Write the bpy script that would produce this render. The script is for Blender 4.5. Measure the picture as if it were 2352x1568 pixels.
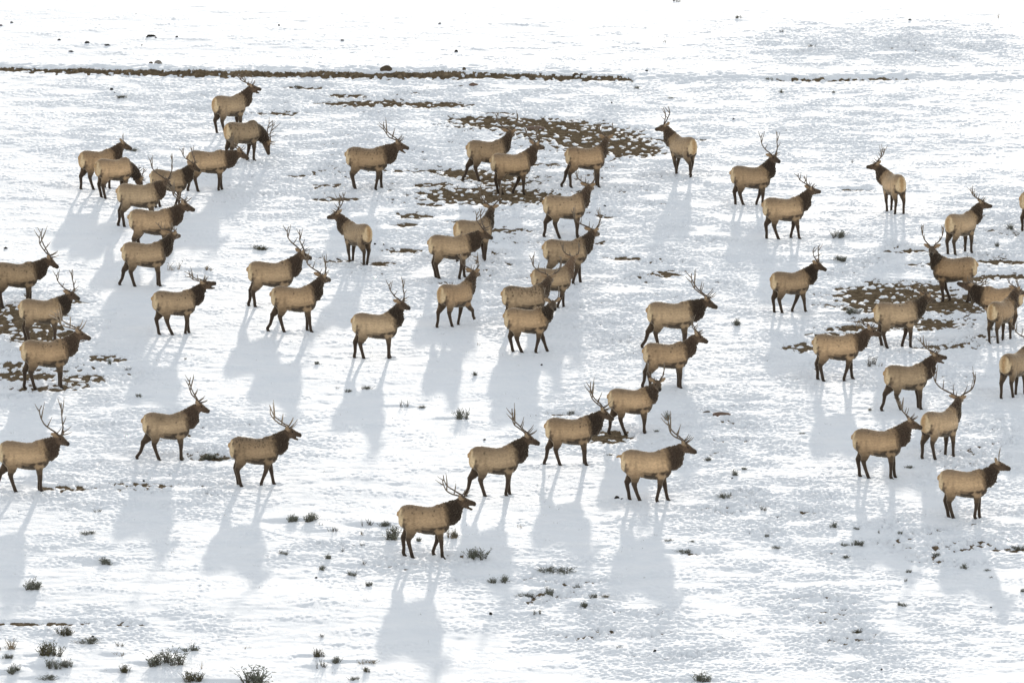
import bpy, math, random
import numpy as np
from mathutils import Vector

for o in list(bpy.data.objects):
    bpy.data.objects.remove(o)
SC = bpy.context.scene
COL = SC.collection
R = math.radians

# ------------------------------------------------------------------ camera, sky, sun, exposure
# photo units below are those of a 2352 x 1568 view of the photograph
FPX, CX, CY, HORIZON = 26650.0, 1176.0, 784.0, -3200.0
CAM_H = 58.5
PITCH = math.atan((CY - HORIZON) / FPX)
cam_d = bpy.data.cameras.new('camera')
cam = bpy.data.objects.new('camera', cam_d)
COL.objects.link(cam)
cam_d.sensor_width = 36.0
cam_d.lens = 36.0 * FPX / 2352.0
cam_d.clip_start, cam_d.clip_end = 1.0, 20000.0
cam.location = (0, 0, CAM_H)
cam.rotation_euler = (math.pi / 2 - PITCH, 0, 0)
SC.camera = cam

SUN_EL, SUN_AZ = 5.2, 1.9          # degrees; azimuth to the right of straight ahead
world = bpy.data.worlds.new('World')
SC.world = world
world.use_nodes = True
wn = world.node_tree.nodes
wl = world.node_tree.links
sky = wn.new('ShaderNodeTexSky')
sky.sky_type = 'NISHITA'
sky.sun_disc = False
sky.sun_elevation = R(SUN_EL)
sky.sun_rotation = R(SUN_AZ)
sky.altitude = 2000.0
sky.air_density = 1.0
sky.dust_density = 1.0
sky.ozone_density = 1.0
hs = wn.new('ShaderNodeHueSaturation')      # thin high cloud takes most of the blue out of the sky
hs.inputs['Saturation'].default_value = 0.24
wl.new(sky.outputs[0], hs.inputs['Color'])
wl.new(hs.outputs[0], wn['Background'].inputs[0])
wn['Background'].inputs[1].default_value = 0.15

sun_d = bpy.data.lights.new('sun', 'SUN')
sun_d.energy = 0.95
sun_d.angle = R(0.7)
sun_d.color = (1.0, 0.93, 0.84)
sun = bpy.data.objects.new('sun', sun_d)
COL.objects.link(sun)
sd = Vector((math.sin(R(SUN_AZ)) * math.cos(R(SUN_EL)), math.cos(R(SUN_AZ)) * math.cos(R(SUN_EL)), math.sin(R(SUN_EL))))
sun.rotation_euler = (-sd).to_track_quat('-Z', 'Y').to_euler()
sun.location = sd * 900

SC.view_settings.view_transform = 'Standard'
SC.view_settings.look = 'None'
SC.view_settings.exposure = 1.69
SC.view_settings.gamma = 1.0


# ------------------------------------------------------------------ where a spot of the photo lies on the ground
def at(px, py):
    u, v = (px - CX) / FPX, (CY - py) / FPX
    dy = math.cos(PITCH) + v * math.sin(PITCH)
    dz = -math.sin(PITCH) + v * math.cos(PITCH)
    t = -CAM_H / dz
    return u * t, dy * t


def ppm(py):                        # photo units per metre for upright things standing there
    return (py - HORIZON) / CAM_H


def to_px(X, Y):
    d = Y * math.cos(PITCH) + CAM_H * math.sin(PITCH)
    up = Y * math.sin(PITCH) - CAM_H * math.cos(PITCH)
    return CX + FPX * X / d, CY - FPX * up / d


# ------------------------------------------------------------------ helpers
def tag(o, label=None, cat=None, group=None, kind=None):
    if label: o['label'] = label
    if cat: o['category'] = cat
    if group: o['group'] = group
    if kind: o['kind'] = kind
    return o


def mesh_np(name, verts, faces, smooth=True):
    """verts (n,3); faces: list of index arrays, each (m,k)"""
    me = bpy.data.meshes.new(name)
    verts = np.asarray(verts, dtype=np.float32)
    faces = [np.asarray(f, dtype=np.int32) for f in faces if len(f)]
    me.vertices.add(len(verts))
    me.vertices.foreach_set('co', verts.ravel())
    tot = np.concatenate([np.full(len(f), f.shape[1], dtype=np.int32) for f in faces])
    idx = np.concatenate([f.ravel() for f in faces])
    start = np.concatenate([[0], np.cumsum(tot)[:-1]]).astype(np.int32)
    me.loops.add(len(idx))
    me.loops.foreach_set('vertex_index', idx)
    me.polygons.add(len(tot))
    me.polygons.foreach_set('loop_start', start)
    me.polygons.foreach_set('loop_total', tot)
    me.polygons.foreach_set('use_smooth', np.full(len(tot), smooth, dtype=bool))
    me.update(calc_edges=True)
    return me


def link(name, me, mat=None, parent=None):
    o = bpy.data.objects.new(name, me)
    COL.objects.link(o)
    if mat is not None:
        me.materials.clear()
        me.materials.append(mat)
    if parent is not None:
        o.parent = parent
    return o


def smooth01(x, a, b):
    t = np.clip((x - a) / (b - a), 0, 1)
    return t * t * (3 - 2 * t)


# ------------------------------------------------------------------ materials
def new_mat(name):
    m = bpy.data.materials.new(name)
    m.use_nodes = True
    nt = m.node_tree
    return m, nt, nt.nodes['Principled BSDF']


def nd(nt, t, **kw):
    n = nt.nodes.new(t)
    for k, v in kw.items():
        setattr(n, k, v)
    return n


def noise(nt, scale, detail=4.0, rough=0.6, vec=None):
    n = nd(nt, 'ShaderNodeTexNoise')
    n.inputs['Scale'].default_value = scale
    n.inputs['Detail'].default_value = detail
    n.inputs['Roughness'].default_value = rough
    if vec is not None:
        nt.links.new(vec, n.inputs['Vector'])
    return n


def ramp(nt, src, stops):
    r = nd(nt, 'ShaderNodeValToRGB')
    el = r.color_ramp.elements
    while len(el) < len(stops):
        el.new(0.5)
    for e, (p, c) in zip(el, stops):
        e.position = p
        e.color = tuple(c) + (1,) if len(c) == 3 else c
    nt.links.new(src, r.inputs[0])
    return r


def mat_ground():
    m, nt, b = new_mat('snow_and_soil')
    L = nt.links
    tc = nd(nt, 'ShaderNodeTexCoord')
    at_ = nd(nt, 'ShaderNodeAttribute', attribute_name='cover')
    fine = noise(nt, 14.0, 5, 0.7, tc.outputs['Object'])
    mad = nd(nt, 'ShaderNodeMath', operation='MULTIPLY_ADD')
    L.new(fine.outputs[0], mad.inputs[0])
    mad.inputs[1].default_value = 0.05
    L.new(at_.outputs['Fac'], mad.inputs[2])
    mr = nd(nt, 'ShaderNodeMapRange')
    L.new(mad.outputs[0], mr.inputs[0])
    mr.inputs[1].default_value = 0.020
    mr.inputs[2].default_value = 0.034
    soiln = noise(nt, 3.5, 6, 0.68, tc.outputs['Object'])
    soil = ramp(nt, soiln.outputs[0], [(0.30, (0.075, 0.055, 0.035)), (0.50, (0.165, 0.122, 0.077)), (0.70, (0.31, 0.235, 0.15))])
    snown = noise(nt, 0.7, 4, 0.6, tc.outputs['Object'])
    snow = ramp(nt, snown.outputs[0], [(0.3, (0.86, 0.88, 0.90)), (0.7, (0.92, 0.925, 0.93))])
    mix = nd(nt, 'ShaderNodeMix', data_type='RGBA')
    L.new(mr.outputs[0], mix.inputs[0])
    L.new(soil.outputs[0], mix.inputs[6])
    L.new(snow.outputs[0], mix.inputs[7])
    L.new(mix.outputs[2], b.inputs['Base Color'])
    b.inputs['Roughness'].default_value = 0.75
    sp = nd(nt, 'ShaderNodeMath', operation='MULTIPLY')      # dry soil does not shine
    L.new(mr.outputs[0], sp.inputs[0])
    sp.inputs[1].default_value = 0.2
    L.new(sp.outputs[0], b.inputs['Specular IOR Level'])
    bn = noise(nt, 13.0, 7, 0.72, tc.outputs['Object'])
    bp = nd(nt, 'ShaderNodeBump')
    bp.inputs['Strength'].default_value = 1.0
    bp.inputs['Distance'].default_value = 0.013
    L.new(bn.outputs[0], bp.inputs['Height'])
    L.new(bp.outputs[0], b.inputs['Normal'])
    return m


def mat_attr(name, attr, rough=0.85, nscale=30.0, namp=0.35, sheen=0.0, bump=0.0):
    m, nt, b = new_mat(name)
    L = nt.links
    a = nd(nt, 'ShaderNodeAttribute', attribute_name=attr)
    tc = nd(nt, 'ShaderNodeTexCoord')
    mp = nd(nt, 'ShaderNodeMapping')
    L.new(tc.outputs['Object'], mp.inputs[0])
    mp.inputs['Scale'].default_value = (0.55, 1, 1)
    n = noise(nt, nscale, 5, 0.7, mp.outputs[0])
    mr = nd(nt, 'ShaderNodeMapRange')
    L.new(n.outputs[0], mr.inputs[0])
    mr.inputs[1].default_value = 0.25
    mr.inputs[2].default_value = 0.75
    mr.inputs[3].default_value = 1 - namp
    mr.inputs[4].default_value = 1 + namp
    mx = nd(nt, 'ShaderNodeMix', data_type='RGBA', blend_type='MULTIPLY')
    mx.inputs[0].default_value = 1.0
    L.new(a.outputs['Color'], mx.inputs[6])
    L.new(mr.outputs[0], mx.inputs[7])
    L.new(mx.outputs[2], b.inputs['Base Color'])
    b.inputs['Roughness'].default_value = rough
    b.inputs['Specular IOR Level'].default_value = 0.2
    if sheen:
        b.inputs['Sheen Weight'].default_value = sheen
        b.inputs['Sheen Roughness'].default_value = 0.5
        b.inputs['Sheen Tint'].default_value = (1.0, 0.85, 0.65, 1)
    if bump:
        bp = nd(nt, 'ShaderNodeBump')
        bp.inputs['Strength'].default_value = bump
        bp.inputs['Distance'].default_value = 0.01
        n2 = noise(nt, 60, 4, 0.7, mp.outputs[0])
        L.new(n2.outputs[0], bp.inputs['Height'])
        L.new(bp.outputs[0], b.inputs['Normal'])
    return m


def mat_two(name, c1, c2, scale, rough=0.85):
    m, nt, b = new_mat(name)
    tc = nd(nt, 'ShaderNodeTexCoord')
    n = noise(nt, scale, 4, 0.65, tc.outputs['Object'])
    r = ramp(nt, n.outputs[0], [(0.32, c1), (0.68, c2)])
    nt.links.new(r.outputs[0], b.inputs['Base Color'])
    b.inputs['Roughness'].default_value = rough
    b.inputs['Specular IOR Level'].default_value = 0.2
    return m


M_GROUND = mat_ground()
M_COAT = mat_attr('elk_coat', 'coat', 0.9, 26.0, 0.30, 0.50, 0.4)
M_ANTLER = mat_attr('antler_bone', 'bone', 0.55, 40.0, 0.25)
M_EYE = mat_two('eye', (0.008, 0.006, 0.005), (0.015, 0.01, 0.008), 20, 0.15)
M_SAGE = mat_two('sage_leaf', (0.10, 0.107, 0.082), (0.26, 0.265, 0.20), 45)
M_SAGEPALE = mat_two('pale_sage_leaf', (0.11, 0.115, 0.085), (0.22, 0.215, 0.16), 45)
M_OLIVE = mat_two('olive_sage_leaf', (0.065, 0.062, 0.028), (0.16, 0.145, 0.07), 45)
M_TWIG = mat_two('twig_bark', (0.05, 0.040, 0.031), (0.14, 0.115, 0.09), 60)
M_STRAW = mat_two('straw', (0.17, 0.115, 0.060), (0.36, 0.26, 0.15), 40)
M_DUNG = mat_two('dark_dung', (0.010, 0.008, 0.006), (0.035, 0.027, 0.020), 30)
M_ROCK = mat_two('pale_rock', (0.16, 0.14, 0.12), (0.34, 0.30, 0.26), 9)
M_REDROCK = mat_two('brown_rock', (0.10, 0.065, 0.045), (0.24, 0.16, 0.12), 12)
M_CLAY = mat_two('soil_heap', (0.05, 0.035, 0.022), (0.13, 0.095, 0.06), 14)

# ------------------------------------------------------------------ ground: one sheet, dense where the herd stands
rng = np.random.default_rng(7)
DX, DY = 0.040, 0.076
X0, X1, Y0, Y1 = -24.0, 24.0, 316.0, 494.0
xs = np.arange(X0, X1, DX)
ys = np.arange(Y0, Y1, DY)
NX, NY = len(xs), len(ys)


def field(lmin, lmax, ax=1.0, ay=1.0):
    """smooth random field with wavelengths lmin..lmax metres, unit variance"""
    w = rng.standard_normal((NY, NX)).astype(np.float32)
    F = np.fft.rfft2(w)
    kx = np.fft.rfftfreq(NX, DX)[None, :] * ax
    ky = np.fft.fftfreq(NY, DY)[:, None] * ay
    k = np.sqrt(kx * kx + ky * ky) + 1e-9
    lk = np.log(k)
    a, b = math.log(1 / lmax), math.log(1 / lmin)
    mid, hw = 0.5 * (a + b), 0.5 * (b - a) + 0.12
    W = np.exp(-((lk - mid) / hw) ** 2 * 1.2) / k
    g = np.fft.irfft2(F * W, s=(NY, NX)).astype(np.float32)
    g -= g.mean()
    return g / g.std()


XX, YY = np.meshgrid(xs, ys)
PX, PY = to_px(XX, YY)
PX = PX.astype(np.float32)
PY = PY.astype(np.float32)


def blobs(lst):
    out = np.zeros_like(PX)
    for cx, cy, rx, ry, a in lst:
        d = ((PX - cx) / rx) ** 2 + ((PY - cy) / ry) ** 2
        out = np.maximum(out, a * np.exp(-d * 0.7))
    return out


# trampled snow (photo units: centre, radii, amount)
CHURN = [(860, 400, 380, 110, .9), (1250, 400, 330, 160, 1.0), (1150, 600, 300, 120, 1.0), (1560, 620, 220, 110, .75),
         (1420, 760, 180, 90, .7), (2120, 700, 300, 150, 1.0), (2290, 560, 140, 110, .9), (1900, 830, 170, 70, .8),
         (120, 860, 190, 80, 1.0), (60, 740, 150, 70, 1.0), (400, 1010, 260, 60, .8), (330, 1120, 220, 70, .8),
         (130, 1130, 120, 40, .7), (560, 250, 420, 70, .55), (900, 240, 300, 50, .8), (300, 330, 250, 80, .45),
         (1650, 1000, 190, 110, .75), (1400, 1010, 120, 40, .8), (1750, 1180, 260, 70, .85), (2150, 1250, 290, 60, 1.0),
         (2230, 1050, 180, 100, .85), (1290, 1370, 150, 70, 1.0), (1420, 1450, 160, 55, .95), (1560, 1530, 170, 50, .8),
         (1890, 1400, 110, 60, 1.0), (1930, 1480, 110, 60, 1.0), (2020, 1550, 120, 50, .8), (980, 1300, 190, 40, .7),
         (780, 1270, 150, 40, .6), (200, 1450, 230, 40, .6), (2050, 110, 300, 40, .75), (1900, 300, 320, 110, .45),
         (1700, 480, 260, 90, .35), (760, 615, 130, 35, .8), (1560, 200, 300, 30, .35), (2200, 870, 200, 80, .7),
         (260, 850, 120, 50, .8), (180, 1270, 150, 40, .4), (1320, 940, 150, 50, .55), (1700, 1330, 120, 60, .35),
         (480, 640, 90, 25, .25), (2200, 1450, 200, 70, .4), (1080, 1330, 90, 30, .5)]
# bare soil
DIRT = [(1120, 279, 70, 8, 1.0), (1215, 288, 130, 11, 1.15), (1330, 306, 110, 11, 1.0), (1390, 330, 90, 17, 1.0),
        (1450, 347, 60, 12, .95), (1280, 318, 70, 9, .7), (1560, 322, 60, 4, .6), (1065, 401, 50, 9, 1.0), (1130, 412, 60, 9, .9),
        (1115, 452, 110, 12, 1.15), (1215, 457, 60, 8, 1.0), (1010, 394, 50, 5, .6), (1000, 430, 40, 5, .75),
        (1160, 428, 50, 5, .6), (800, 222, 40, 4, .85), (850, 240, 90, 6, .95), (1000, 243, 60, 6, 1.0), (940, 240, 60, 4, .7),
        (1150, 262, 40, 3, .55), (751, 428, 28, 4, .8), (775, 459, 42, 4, 1.0), (952, 498, 30, 6, 1.0), (934, 520, 24, 4, .85),
        (932, 578, 34, 5, .95), (770, 601, 34, 4, .7), (990, 470, 26, 4, .7), (1060, 510, 30, 4, .55), (870, 610, 34, 5, .7),
        (1150, 530, 50, 5, .6), (1320, 557, 60, 5, .75), (1400, 500, 26, 3, .5), (1530, 631, 30, 6, 1.0), (1435, 595, 34, 4, .9),
        (2040, 680, 90, 18, 1.1), (2170, 700, 100, 15, 1.25), (2060, 702, 100, 12, 1.0), (1990, 668, 55, 8, .95),
        (2240, 640, 70, 6, .65), (2110, 664, 60, 7, .9), (2137, 747, 60, 9, 1.05), (1977, 757, 75, 6, .75), (2000, 738, 40, 6, .7),
        (2300, 605, 50, 5, .75), (2330, 637, 50, 4, .85), (2090, 580, 46, 4, .6), (35, 737, 75, 22, 1.2), (105, 772, 65, 13, 1.0),
        (165, 700, 40, 5, .55), (245, 824, 32, 6, 1.0), (60, 862, 70, 9, .72), (190, 868, 45, 8, .75), (20, 840, 40, 8, .65),
        (110, 890, 70, 8, .55), (150, 1127, 50, 6, .7), (1400, 1005, 38, 10, 1.05), (1340, 1001, 30, 4, .6), (60, 1431, 110, 4, .85),
        (285, 1436, 40, 3, .5), (1860, 800, 50, 9, .75), (1905, 772, 50, 6, .6), (2160, 800, 60, 5, .5), (2250, 780, 40, 4, .5),
        (485, 1052, 40, 5, .75), (330, 1115, 60, 6, .55), (1960, 437, 40, 3, .5), (2120, 612, 50, 4, .5), (2200, 640, 50, 4, .5),
        (1880, 182, 80, 3, .62), (2030, 181, 60, 3, .5), (1600, 1275, 40, 4, .4), (2330, 1264, 40, 4, .6), (1290, 955, 40, 4, .5),
        (700, 205, 40, 4, .6), (640, 262, 60, 5, .5), (920, 392, 40, 4, .55), (1230, 380, 60, 5, .6), (690, 405, 30, 3, .55)]
churn = blobs(CHURN)
dirt = blobs(DIRT)

gU = field(7.0, 30.0)
gM = field(1.5, 5.0)
gR = field(0.28, 0.9, 0.35, 1.0)        # wind ripples, longer across
gC = field(0.22, 0.46, 0.75, 1.0)                  # hoof-broken clods
gF = field(0.15, 0.24)
gP = field(0.5, 1.5)
gD = field(0.45, 2.4, 0.4, 1.0)         # ragged snow edges, longer across

gR = gR * np.clip(0.75 + 0.5 * gM, 0.15, 1.6) * (0.85 + 0.15 * smooth01(PY, 150, 260))
churn = np.clip(churn * (0.85 + 0.35 * gM), 0.0, 1.2)
edge = np.minimum(np.minimum(XX - X0, X1 - XX) / 4.0, np.minimum(YY - Y0, Y1 - YY) / 14.0)
edge = np.clip(edge, 0, 1)
clod = np.tanh(1.5 * gC)
base = 0.026 * gU + 0.004 * gM
# the bank: a low ridge of earth running across beyond the herd
bank_px = np.array([-200, 0, 250, 500, 885, 1200, 1420, 1480])
bank_py = np.array([163, 166, 175, 181, 184, 184, 187, 189])
bank_h = np.array([.06, .07, .10, .13, .145, .075, .05, .0])
yb = np.interp(PX, bank_px, bank_py)
hb = np.interp(PX, bank_px, bank_h)
dist_m = (yb - PY) / (ppm(175) * math.sin(PITCH)) + 0.20 * gP + 0.22 * gD   # metres beyond the foot of the bank
prof = smooth01(dist_m, -0.1, 1.0) * (1 - 0.55 * smooth01(dist_m, 1.4, 5.0))
base = base + hb * prof * (1 + (0.22 * gP + 0.22 * gM) * (1 - smooth01(dist_m, 1.0, 2.5)))
bank_soil = smooth01(dist_m, -0.35, 0.05) * (1 - smooth01(dist_m, 0.75, 1.0)) * smooth01(hb, 0.01, 0.045)
ditch = np.exp(-((dist_m - 0.4) / 0.9) ** 2) * smooth01(PX, 1420, 1560) * 0.10
base = base - ditch

thick = (0.085 + 0.005 * gM + 0.004 * gP
         + churn * (1 - 0.6 * np.clip(dirt, 0, 1)) * (0.033 * clod + 0.011 * gF + 0.012 * gP - 0.012)
         - 0.12 * smooth01(churn * (0.9 + 0.48 * gD + 0.34 * gC), 0.98, 1.7)
         + (1 - 0.6 * np.clip(churn, 0, 1)) * 0.0044 * gR
         - dirt * 0.23 * (1 + 0.46 * gD + 0.15 * gP + 0.13 * gC) - bank_soil * (0.21 + 0.020 * gC + .06 * gD))
thick = thick * edge + 0.085 * (1 - edge)
soil_z = 0.006 * gC + 0.005 * gF
ZZ = base * edge + np.where(thick > 0, thick + 0.25 * soil_z * np.exp(-thick * 30), soil_z * np.clip(-thick * 30, 0, 1))
cover = thick.astype(np.float32)
ZZ = ZZ - np.maximum(thick, 0) * 0.55 * smooth01(dirt, 0.12, 0.6)      # the snow thins out towards bare ground


def ground_z(x, y):
    fx = np.clip((x - X0) / DX, 0, NX - 2.001)
    fy = np.clip((y - Y0) / DY, 0, NY - 2.001)
    i, j = int(fx), int(fy)
    a, b = fx - i, fy - j
    return float((ZZ[j, i] * (1 - a) + ZZ[j, i + 1] * a) * (1 - b) + (ZZ[j + 1, i] * (1 - a) + ZZ[j + 1, i + 1] * a) * b)


def build_ground(drifts):
    global ZZ
    # low snow tails lying to the left of the larger bushes
    for x, y, L, h in drifts:
        i0, i1 = int((x - 1.25 * L - X0) / DX), int((x + 0.5 * L - X0) / DX)
        j0, j1 = int((y - 0.9 - Y0) / DY), int((y + 2.2 - Y0) / DY)
        i0, j0 = max(i0, 0), max(j0, 0)
        sx, sy = XX[j0:j1, i0:i1], YY[j0:j1, i0:i1]
        if sx.size == 0:
            continue
        u = (x - sx) / L
        along = smooth01(u, -0.45, 0.05) * (1 - smooth01(u, 0.35, 1.2))
        v = sy - y
        ZZ[j0:j1, i0:i1] += h * along * smooth01(v, -0.05, 0.35) * (1 - smooth01(v, 0.6, 2.0))
    far = 1.28 ** np.arange(1, 34)
    xa = np.concatenate([X0 - (far - 1)[::-1] * 1.0, xs, xs[-1] + (far - 1) * 1.0])
    ya = np.concatenate([Y0 - (far - 1)[::-1] * 1.0, ys, ys[-1] + (far - 1) * 1.0])
    nl = len(far)
    GX, GY = np.meshgrid(xa, ya)
    Z = np.full(GX.shape, 0.085, dtype=np.float32)
    C = np.full(GX.shape, 0.085, dtype=np.float32)
    Z[nl:nl + NY, nl:nl + NX] = ZZ
    C[nl:nl + NY, nl:nl + NX] = cover
    V = np.stack([GX.ravel(), GY.ravel(), Z.ravel()], 1)
    nx, ny = len(xa), len(ya)
    I = (np.arange(ny - 1)[:, None] * nx + np.arange(nx - 1)[None, :]).ravel()
    Fq = np.stack([I, I + 1, I + 1 + nx, I + nx], 1)
    me = mesh_np('snow_ground', V, [Fq])
    a = me.attributes.new('cover', 'FLOAT', 'POINT')
    a.data.foreach_set('value', C.ravel())
    o = link('snow_ground', me, M_GROUND)
    tag(o, 'trampled white snow field with bare brown soil patches and a low earth bank', 'ground', kind='structure')


# ------------------------------------------------------------------ elk
class Loft:
    """collects closed tubes; every vertex carries a coat colour"""
    def __init__(s):
        s.v, s.q, s.t, s.c, s.n = [], [], [], [], 0

    def tube(s, pts, rad, lat, col, seg=14):
        """pts (k,3), rad list of (r_normal, r_lateral), lat = lateral axis, col(i, up) -> rgb"""
        pts = np.asarray(pts, float)
        k = len(pts)
        tan = np.gradient(pts, axis=0)
        ang = np.linspace(0, 2 * np.pi, seg, endpoint=False)
        first = s.n
        for i in range(k):
            t = tan[i] / (np.linalg.norm(tan[i]) + 1e-9)
            l = np.asarray(lat[i] if isinstance(lat, list) else lat, float)
            l = l - t * np.dot(l, t)
            l /= np.linalg.norm(l) + 1e-9
            n = np.cross(t, l)
            rn, rl = rad[i]
            ring = pts[i] + np.outer(np.sin(ang) * rn, n) + np.outer(np.cos(ang) * rl, l)
            s.v.append(ring)
            s.c.append(np.array([col(i, pts[i], p, math.sin(a)) for p, a in zip(ring, ang)]))
        s.n += k * seg
        r = np.arange(seg)
        for i in range(k - 1):
            a = first + i * seg
            s.q.append(np.stack([a + r, a + (r + 1) % seg, a + seg + (r + 1) % seg, a + seg + r], 1))
        for i, fl in ((0, 1), (k - 1, 0)):
            s.v.append(pts[i][None])
            s.c.append(np.array([col(i, pts[i], pts[i], 0)]))
            a = first + i * seg
            c = np.full(seg, s.n)
            s.t.append(np.stack([c, a + (r + 1) % seg, a + r] if fl else [c, a + r, a + (r + 1) % seg], 1))
            s.n += 1


TAN = np.array((0.415, 0.284, 0.166))
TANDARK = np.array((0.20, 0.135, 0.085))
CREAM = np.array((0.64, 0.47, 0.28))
CREAMD = np.array((0.40, 0.24, 0.11))
NECK = np.array((0.040, 0.025, 0.016))
HEAD = np.array((0.085, 0.054, 0.034))
LEG = np.array((0.040, 0.026, 0.018))
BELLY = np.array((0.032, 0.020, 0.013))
NOSE = np.array((0.018, 0.014, 0.012))
EARIN = np.array((0.36, 0.24, 0.14))


def mixc(a, b, t):
    t = min(max(t, 0), 1)
    t = t * t * (3 - 2 * t)
    return a * (1 - t) + b * t


def elk_cage(e, foot_z):
    """the posed body of one elk as overlapping tubes (metres at scale 1, x forward)"""
    lf = Loft()
    tan = TAN * e.get('tone', 1.0) * np.array((1, e.get('warm', 1.0), e.get('warm', 1.0) ** 2))
    neckc = NECK * e.get('ntone', 1.0)
    headc = HEAD * (0.55 + 0.45 * e.get('ntone', 1.0))
    fat = e.get('fat', 1.0)

    def torso_col(i, c, p, up):
        x, z = p[0], p[2]
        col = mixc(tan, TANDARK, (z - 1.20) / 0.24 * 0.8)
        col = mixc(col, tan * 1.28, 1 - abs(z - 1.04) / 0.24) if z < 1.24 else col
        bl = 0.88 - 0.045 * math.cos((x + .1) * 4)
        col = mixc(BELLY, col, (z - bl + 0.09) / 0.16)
        # pale rump with a dark rim in front of it
        if x < -0.40 and z > 0.80:
            rim = 1.3 * math.exp(-((x + 0.60) / 0.036) ** 2) * (1 - min(max((z - 1.10) / 0.2, 0), 1))
            col = mixc(col, LEG * 1.2, rim)
            col = mixc(col, mixc(CREAM, CREAMD, 1 - abs(p[1]) / 0.13), (-x - 0.62 + .12 * max(0, z - 1.2)) / 0.035)
        col = mixc(col, neckc, (x - 0.53 + .10 * (z - 1.1)) / 0.19)
        return col

    T = [(-.74, 1.27, 1.06, .06), (-.705, 1.38, .95, .15), (-.64, 1.435, .87, .21), (-.54, 1.465, .80, .255), (-.38, 1.455, .76, .275),
         (-.18, 1.42, .705, .29), (.05, 1.39, .655, .305), (.25, 1.40, .635, .30), (.42, 1.44, .645, .272),
         (.55, 1.435, .70, .235), (.65, 1.375, .79, .18), (.71, 1.26, .92, .10)]
    pts = [(x, 0, (a + b) / 2) for x, a, b, r in T]
    rad = [((a - b) / 2, r * fat) for x, a, b, r in T]
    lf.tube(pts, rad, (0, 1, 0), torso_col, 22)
    # shaggy hump over the withers
    lf.tube([(.22, 0, 1.33), (.36, 0, 1.375), (.50, 0, 1.385), (.64, 0, 1.34)], [(.05, .06), (.085, .10), (.09, .10), (.05, .07)], (0, 1, 0), torso_col, 10)
    # tail
    tl = e.get('tail', 0.0)
    lf.tube([(-.70, 0, 1.27), (-.755 - .06 * tl, 0, 1.24 + .03 * tl), (-.775 - .10 * tl, 0, 1.15 + .08 * tl)], [(.035, .04), (.035, .045), (.018, .02)], (0, 1, 0),
            lambda i, c, p, u: CREAMD * 1.05, 8)

    # ---- neck and head
    rel = math.radians(((e['head'] - e['yaw'] + 180) % 360) - 180)
    nyaw = rel * e.get('ny', 0.55)
    el = math.radians(e['neck'])
    nl = e.get('nlen', 0.68)
    P0 = np.array((.46, 0, 1.14))
    nd_ = np.array((math.cos(el) * math.cos(nyaw), math.cos(el) * math.sin(nyaw), math.sin(el)))
    P2 = np.array((.50, 0, 1.15)) + nd_ * nl
    if e.get('graze'):
        P2 = np.array((1.02, 0.0, 0.62)) + np.array((0, math.sin(nyaw) * .35, 0))
    P1 = P0 * .45 + P2 * .55 + (np.array((.03, 0, -.115)) if not e.get('graze') else np.array((.12, 0, .12)))
    ts = np.linspace(0, 1, 7)
    npts = [(1 - t) ** 2 * P0 + 2 * t * (1 - t) * P1 + t * t * P2 for t in ts]
    mane = e.get('mane', 1.0)
    nr = [(.28, .19), (.292 * mane, .19), (.282 * mane, .18), (.255 * mane, .165), (.218 * mane, .15), (.175, .13), (.12, .105)]
    hp = math.radians(e['pitch'])
    hd = np.array((math.cos(hp) * math.cos(rel), math.cos(hp) * math.sin(rel), math.sin(hp)))
    hl = np.array((-math.sin(rel), math.cos(rel), 0))
    hu = np.cross(hd, hl)

    def neck_col(i, c, p, up):
        t = ts[i]
        cc = mixc(tan * 0.9, neckc, max((p[0] - 0.53 + .10 * (p[2] - 1.1)) / 0.19, (t - .40) / .1))
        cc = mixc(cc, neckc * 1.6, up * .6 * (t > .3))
        return mixc(cc, headc, (t - .82) / .25)
    nlat = [np.array((-math.sin(nyaw * t), math.cos(nyaw * t), 0)) * (1 - t) + hl * t for t in ts]
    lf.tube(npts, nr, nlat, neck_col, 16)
    if not e.get('graze'):          # the hanging throat mane
        nt = [npts[i + 1] - npts[i] for i in (1, 2, 3, 4)]
        nv_ = [np.cross(a / np.linalg.norm(a), l) for a, l in zip(nt, nlat[1:5])]
        nv_ = [v if v[2] < 0 else -v for v in nv_]
        off = (.11, .165, .155, .10)
        ts_m = [.5] * 4
        lf.tube([npts[i + 1] + nv_[i] * off[i] * mane for i in range(4)], [(.18, .14), (.20, .15), (.18, .13), (.125, .10)], nlat[1:5],
                lambda i, c, p, u: mixc(tan * .9, neckc * .9, (p[0] - 0.56 + .10 * (p[2] - 1.1)) / 0.17 + (i > 1) * 9), 14)

    def hpos(a, l=0, u=0):
        return P2 + hd * a * (.88 if a > 0 else 1) + hl * l + hu * u

    def head_col(i, c, p, up):
        a = float(np.dot(p - P2, hd)) / .88
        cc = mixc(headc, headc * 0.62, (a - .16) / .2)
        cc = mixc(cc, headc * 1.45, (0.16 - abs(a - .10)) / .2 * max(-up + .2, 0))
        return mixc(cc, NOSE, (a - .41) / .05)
    H = [(-.07, .085, .08, -.01), (.0, .125, .10, -.01), (.09, .125, .105, -.005), (.17, .10, .092, .0), (.26, .076, .07, .004), (.35, .062, .058, .004),
         (.42, .060, .056, .0), (.465, .050, .048, -.004), (.485, .025, .03, -.006)]
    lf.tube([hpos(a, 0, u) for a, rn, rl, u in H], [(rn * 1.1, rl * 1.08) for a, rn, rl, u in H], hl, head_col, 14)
    jo = math.radians(e.get('open', 0.0))
    J = [(.03, .075, .07, -.06), (.14, .062, .06, -.068), (.26, .040, .045, -.062), (.36, .030, .038, -.052), (.42, .024, .032, -.046)]
    jp = []
    for a, rn, rl, u in J:
        da = a - .03
        jp.append(hpos(.03 + da * math.cos(jo), 0, u - da * math.sin(jo)))
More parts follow.
